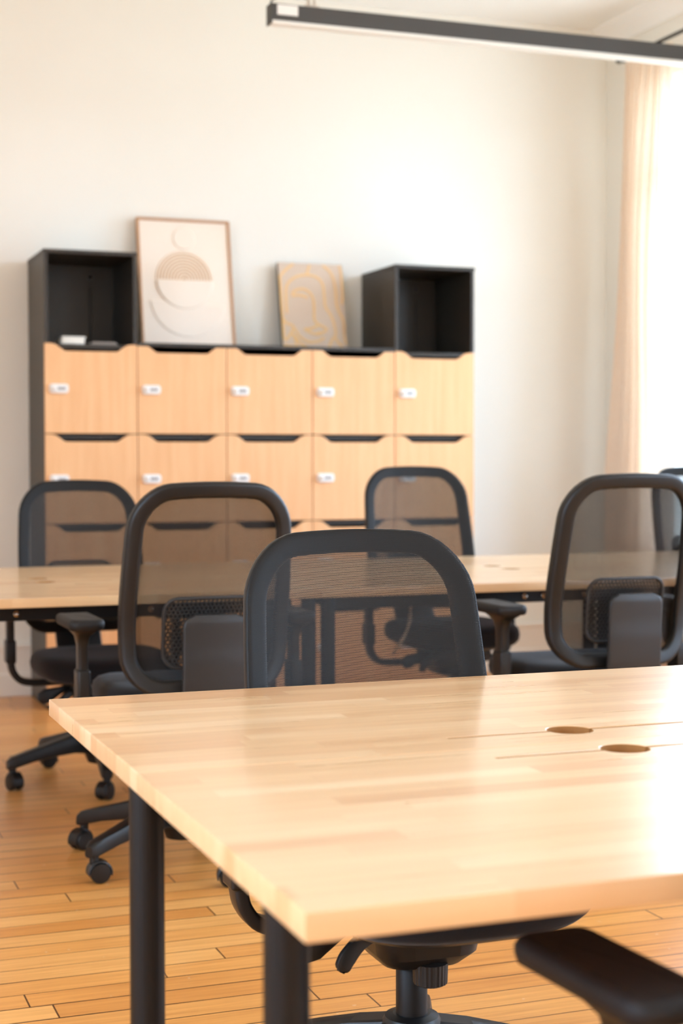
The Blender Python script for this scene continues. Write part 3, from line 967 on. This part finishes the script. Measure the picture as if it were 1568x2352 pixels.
def curtain():
    bm = B(); NZ, NU = 70, 150
    zt, zb = 3.200, .03
    rows = []
    for i in range(NZ+1):
        s = i/NZ; z = zt+(zb-zt)*s
        y0 = 6.80+.03*math.sin(7*s)+.02*s; y1 = 7.19+.165*min(1, s/.65)**1.3+.02*math.sin(5*s)
        row = []
        for j in range(NU+1):
            u = j/NU
            uu = u+.05*s*math.sin(2*PI*u+4*s)+.015*math.sin(9*s+5*u)
            amp = .026+.016*s
            ph = 2*PI*6.0*uu+1.2*math.sin(2.2*s+2*u)
            x = 4.245+amp*math.sin(ph)+.012*math.sin(2.7*ph+4*s)*s+.010*math.sin(7*s+6*u)
            y = y0+(y1-y0)*u+.010*math.sin(2*ph)
            row.append(bm.verts.new((min(x, XR-.035), y, z)))
        rows.append(row)
    for a, b in zip(rows, rows[1:]):
        for j in range(NU): bm.faces.new((a[j], a[j+1], b[j+1], b[j]))
    o = obj('curtain', bm, M['curtain'], smooth=180)
    return tag(o, 'sheer peach curtain gathered beside the bright window in the corner', 'curtain')
curtain()

# loose cables under the far desk
bm = B(); tube(bm, bez([(1.98, 4.72, .66), (1.97, 4.70, .60), (1.93, 4.70, .53), (1.93, 4.74, .50), (2.0, 4.80, .56), (2.02, 4.80, .664)], 40), .004, 8)
tag(obj('power_cable', bm, M['cable_pale']), 'thin pale cable looped under the far desk, right of the front mesh chair', 'cable')

# ---------------------------------------------------------------- light: overcast sky through the windows
wd = bpy.data.worlds.new('sky'); scn.world = wd; wd.use_nodes = True
nt = wd.node_tree; nt.nodes.clear()
bg = nt.nodes.new('ShaderNodeBackground'); ow = nt.nodes.new('ShaderNodeOutputWorld')
# bright overcast dome, darker ground below the horizon
gm = nt.nodes.new('ShaderNodeNewGeometry'); sx = nt.nodes.new('ShaderNodeSeparateXYZ'); nt.links.new(gm.outputs['Incoming'], sx.inputs[0])
rp = nt.nodes.new('ShaderNodeValToRGB'); ad = nt.nodes.new('ShaderNodeMath'); ad.operation = 'MULTIPLY_ADD'
ad.inputs[1].default_value = -.5; ad.inputs[2].default_value = .5
nt.links.new(sx.outputs[2], ad.inputs[0]); nt.links.new(ad.outputs[0], rp.inputs[0])
rp.color_ramp.elements[0].position = .46; rp.color_ramp.elements[0].color = (.38, .48, .54, 1)
rp.color_ramp.elements[1].position = .53; rp.color_ramp.elements[1].color = (.75, 1.0, 1.33, 1)
nt.links.new(rp.outputs[0], bg.inputs[0]); bg.inputs[1].default_value = 12.0
nt.links.new(bg.outputs[0], ow.inputs[0])
def portal(axis, s0, s1, pos, sgn):
    L = bpy.data.lights.new('daylight_portal', 'AREA'); L.shape = 'RECTANGLE'; L.size = s1-s0; L.size_y = WZ1-WZ0
    L.cycles.is_portal = True
    o = bpy.data.objects.new('daylight_portal', L); link(o)
    d = pos+sgn*(T+.02); zc = (WZ0+WZ1)/2
    if axis == 'x': o.location = (d, (s0+s1)/2, zc); o.rotation_euler = (PI/2, 0, PI/2 if sgn > 0 else -PI/2)
    else: o.location = ((s0+s1)/2, d, zc); o.rotation_euler = (PI/2, 0, 0 if sgn < 0 else PI)
    # area lights shine along local -Z: check and flip so it faces into the room
    bpy.context.view_layer.update()
    dirv = o.matrix_world.to_3x3() @ Vector((0, 0, -1))
    want = Vector((-sgn, 0, 0)) if axis == 'x' else Vector((0, -sgn, 0))
    if dirv.dot(want) < 0: o.rotation_euler.z += PI
for s0, s1, a, b in ropen: portal('x', s0, s1, XR, 1)
for s0, s1, a, b in fopen: portal('y', s0, s1, YF, -1)
for s0, s1, a, b in lopen_fill: portal('x', s0, s1, XL, -1)

scn.view_settings.view_transform = 'Standard'; scn.view_settings.look = 'None'
scn.view_settings.gamma = 1; scn.view_settings.use_curve_mapping = False
scn.view_settings.exposure = 0.1
cy = scn.cycles
cy.max_bounces = 10; cy.diffuse_bounces = 6; cy.transparent_max_bounces = 16
cy.use_denoising = True; cy.caustics_reflective = False; cy.caustics_refractive = False
cy.sample_clamp_indirect = 8
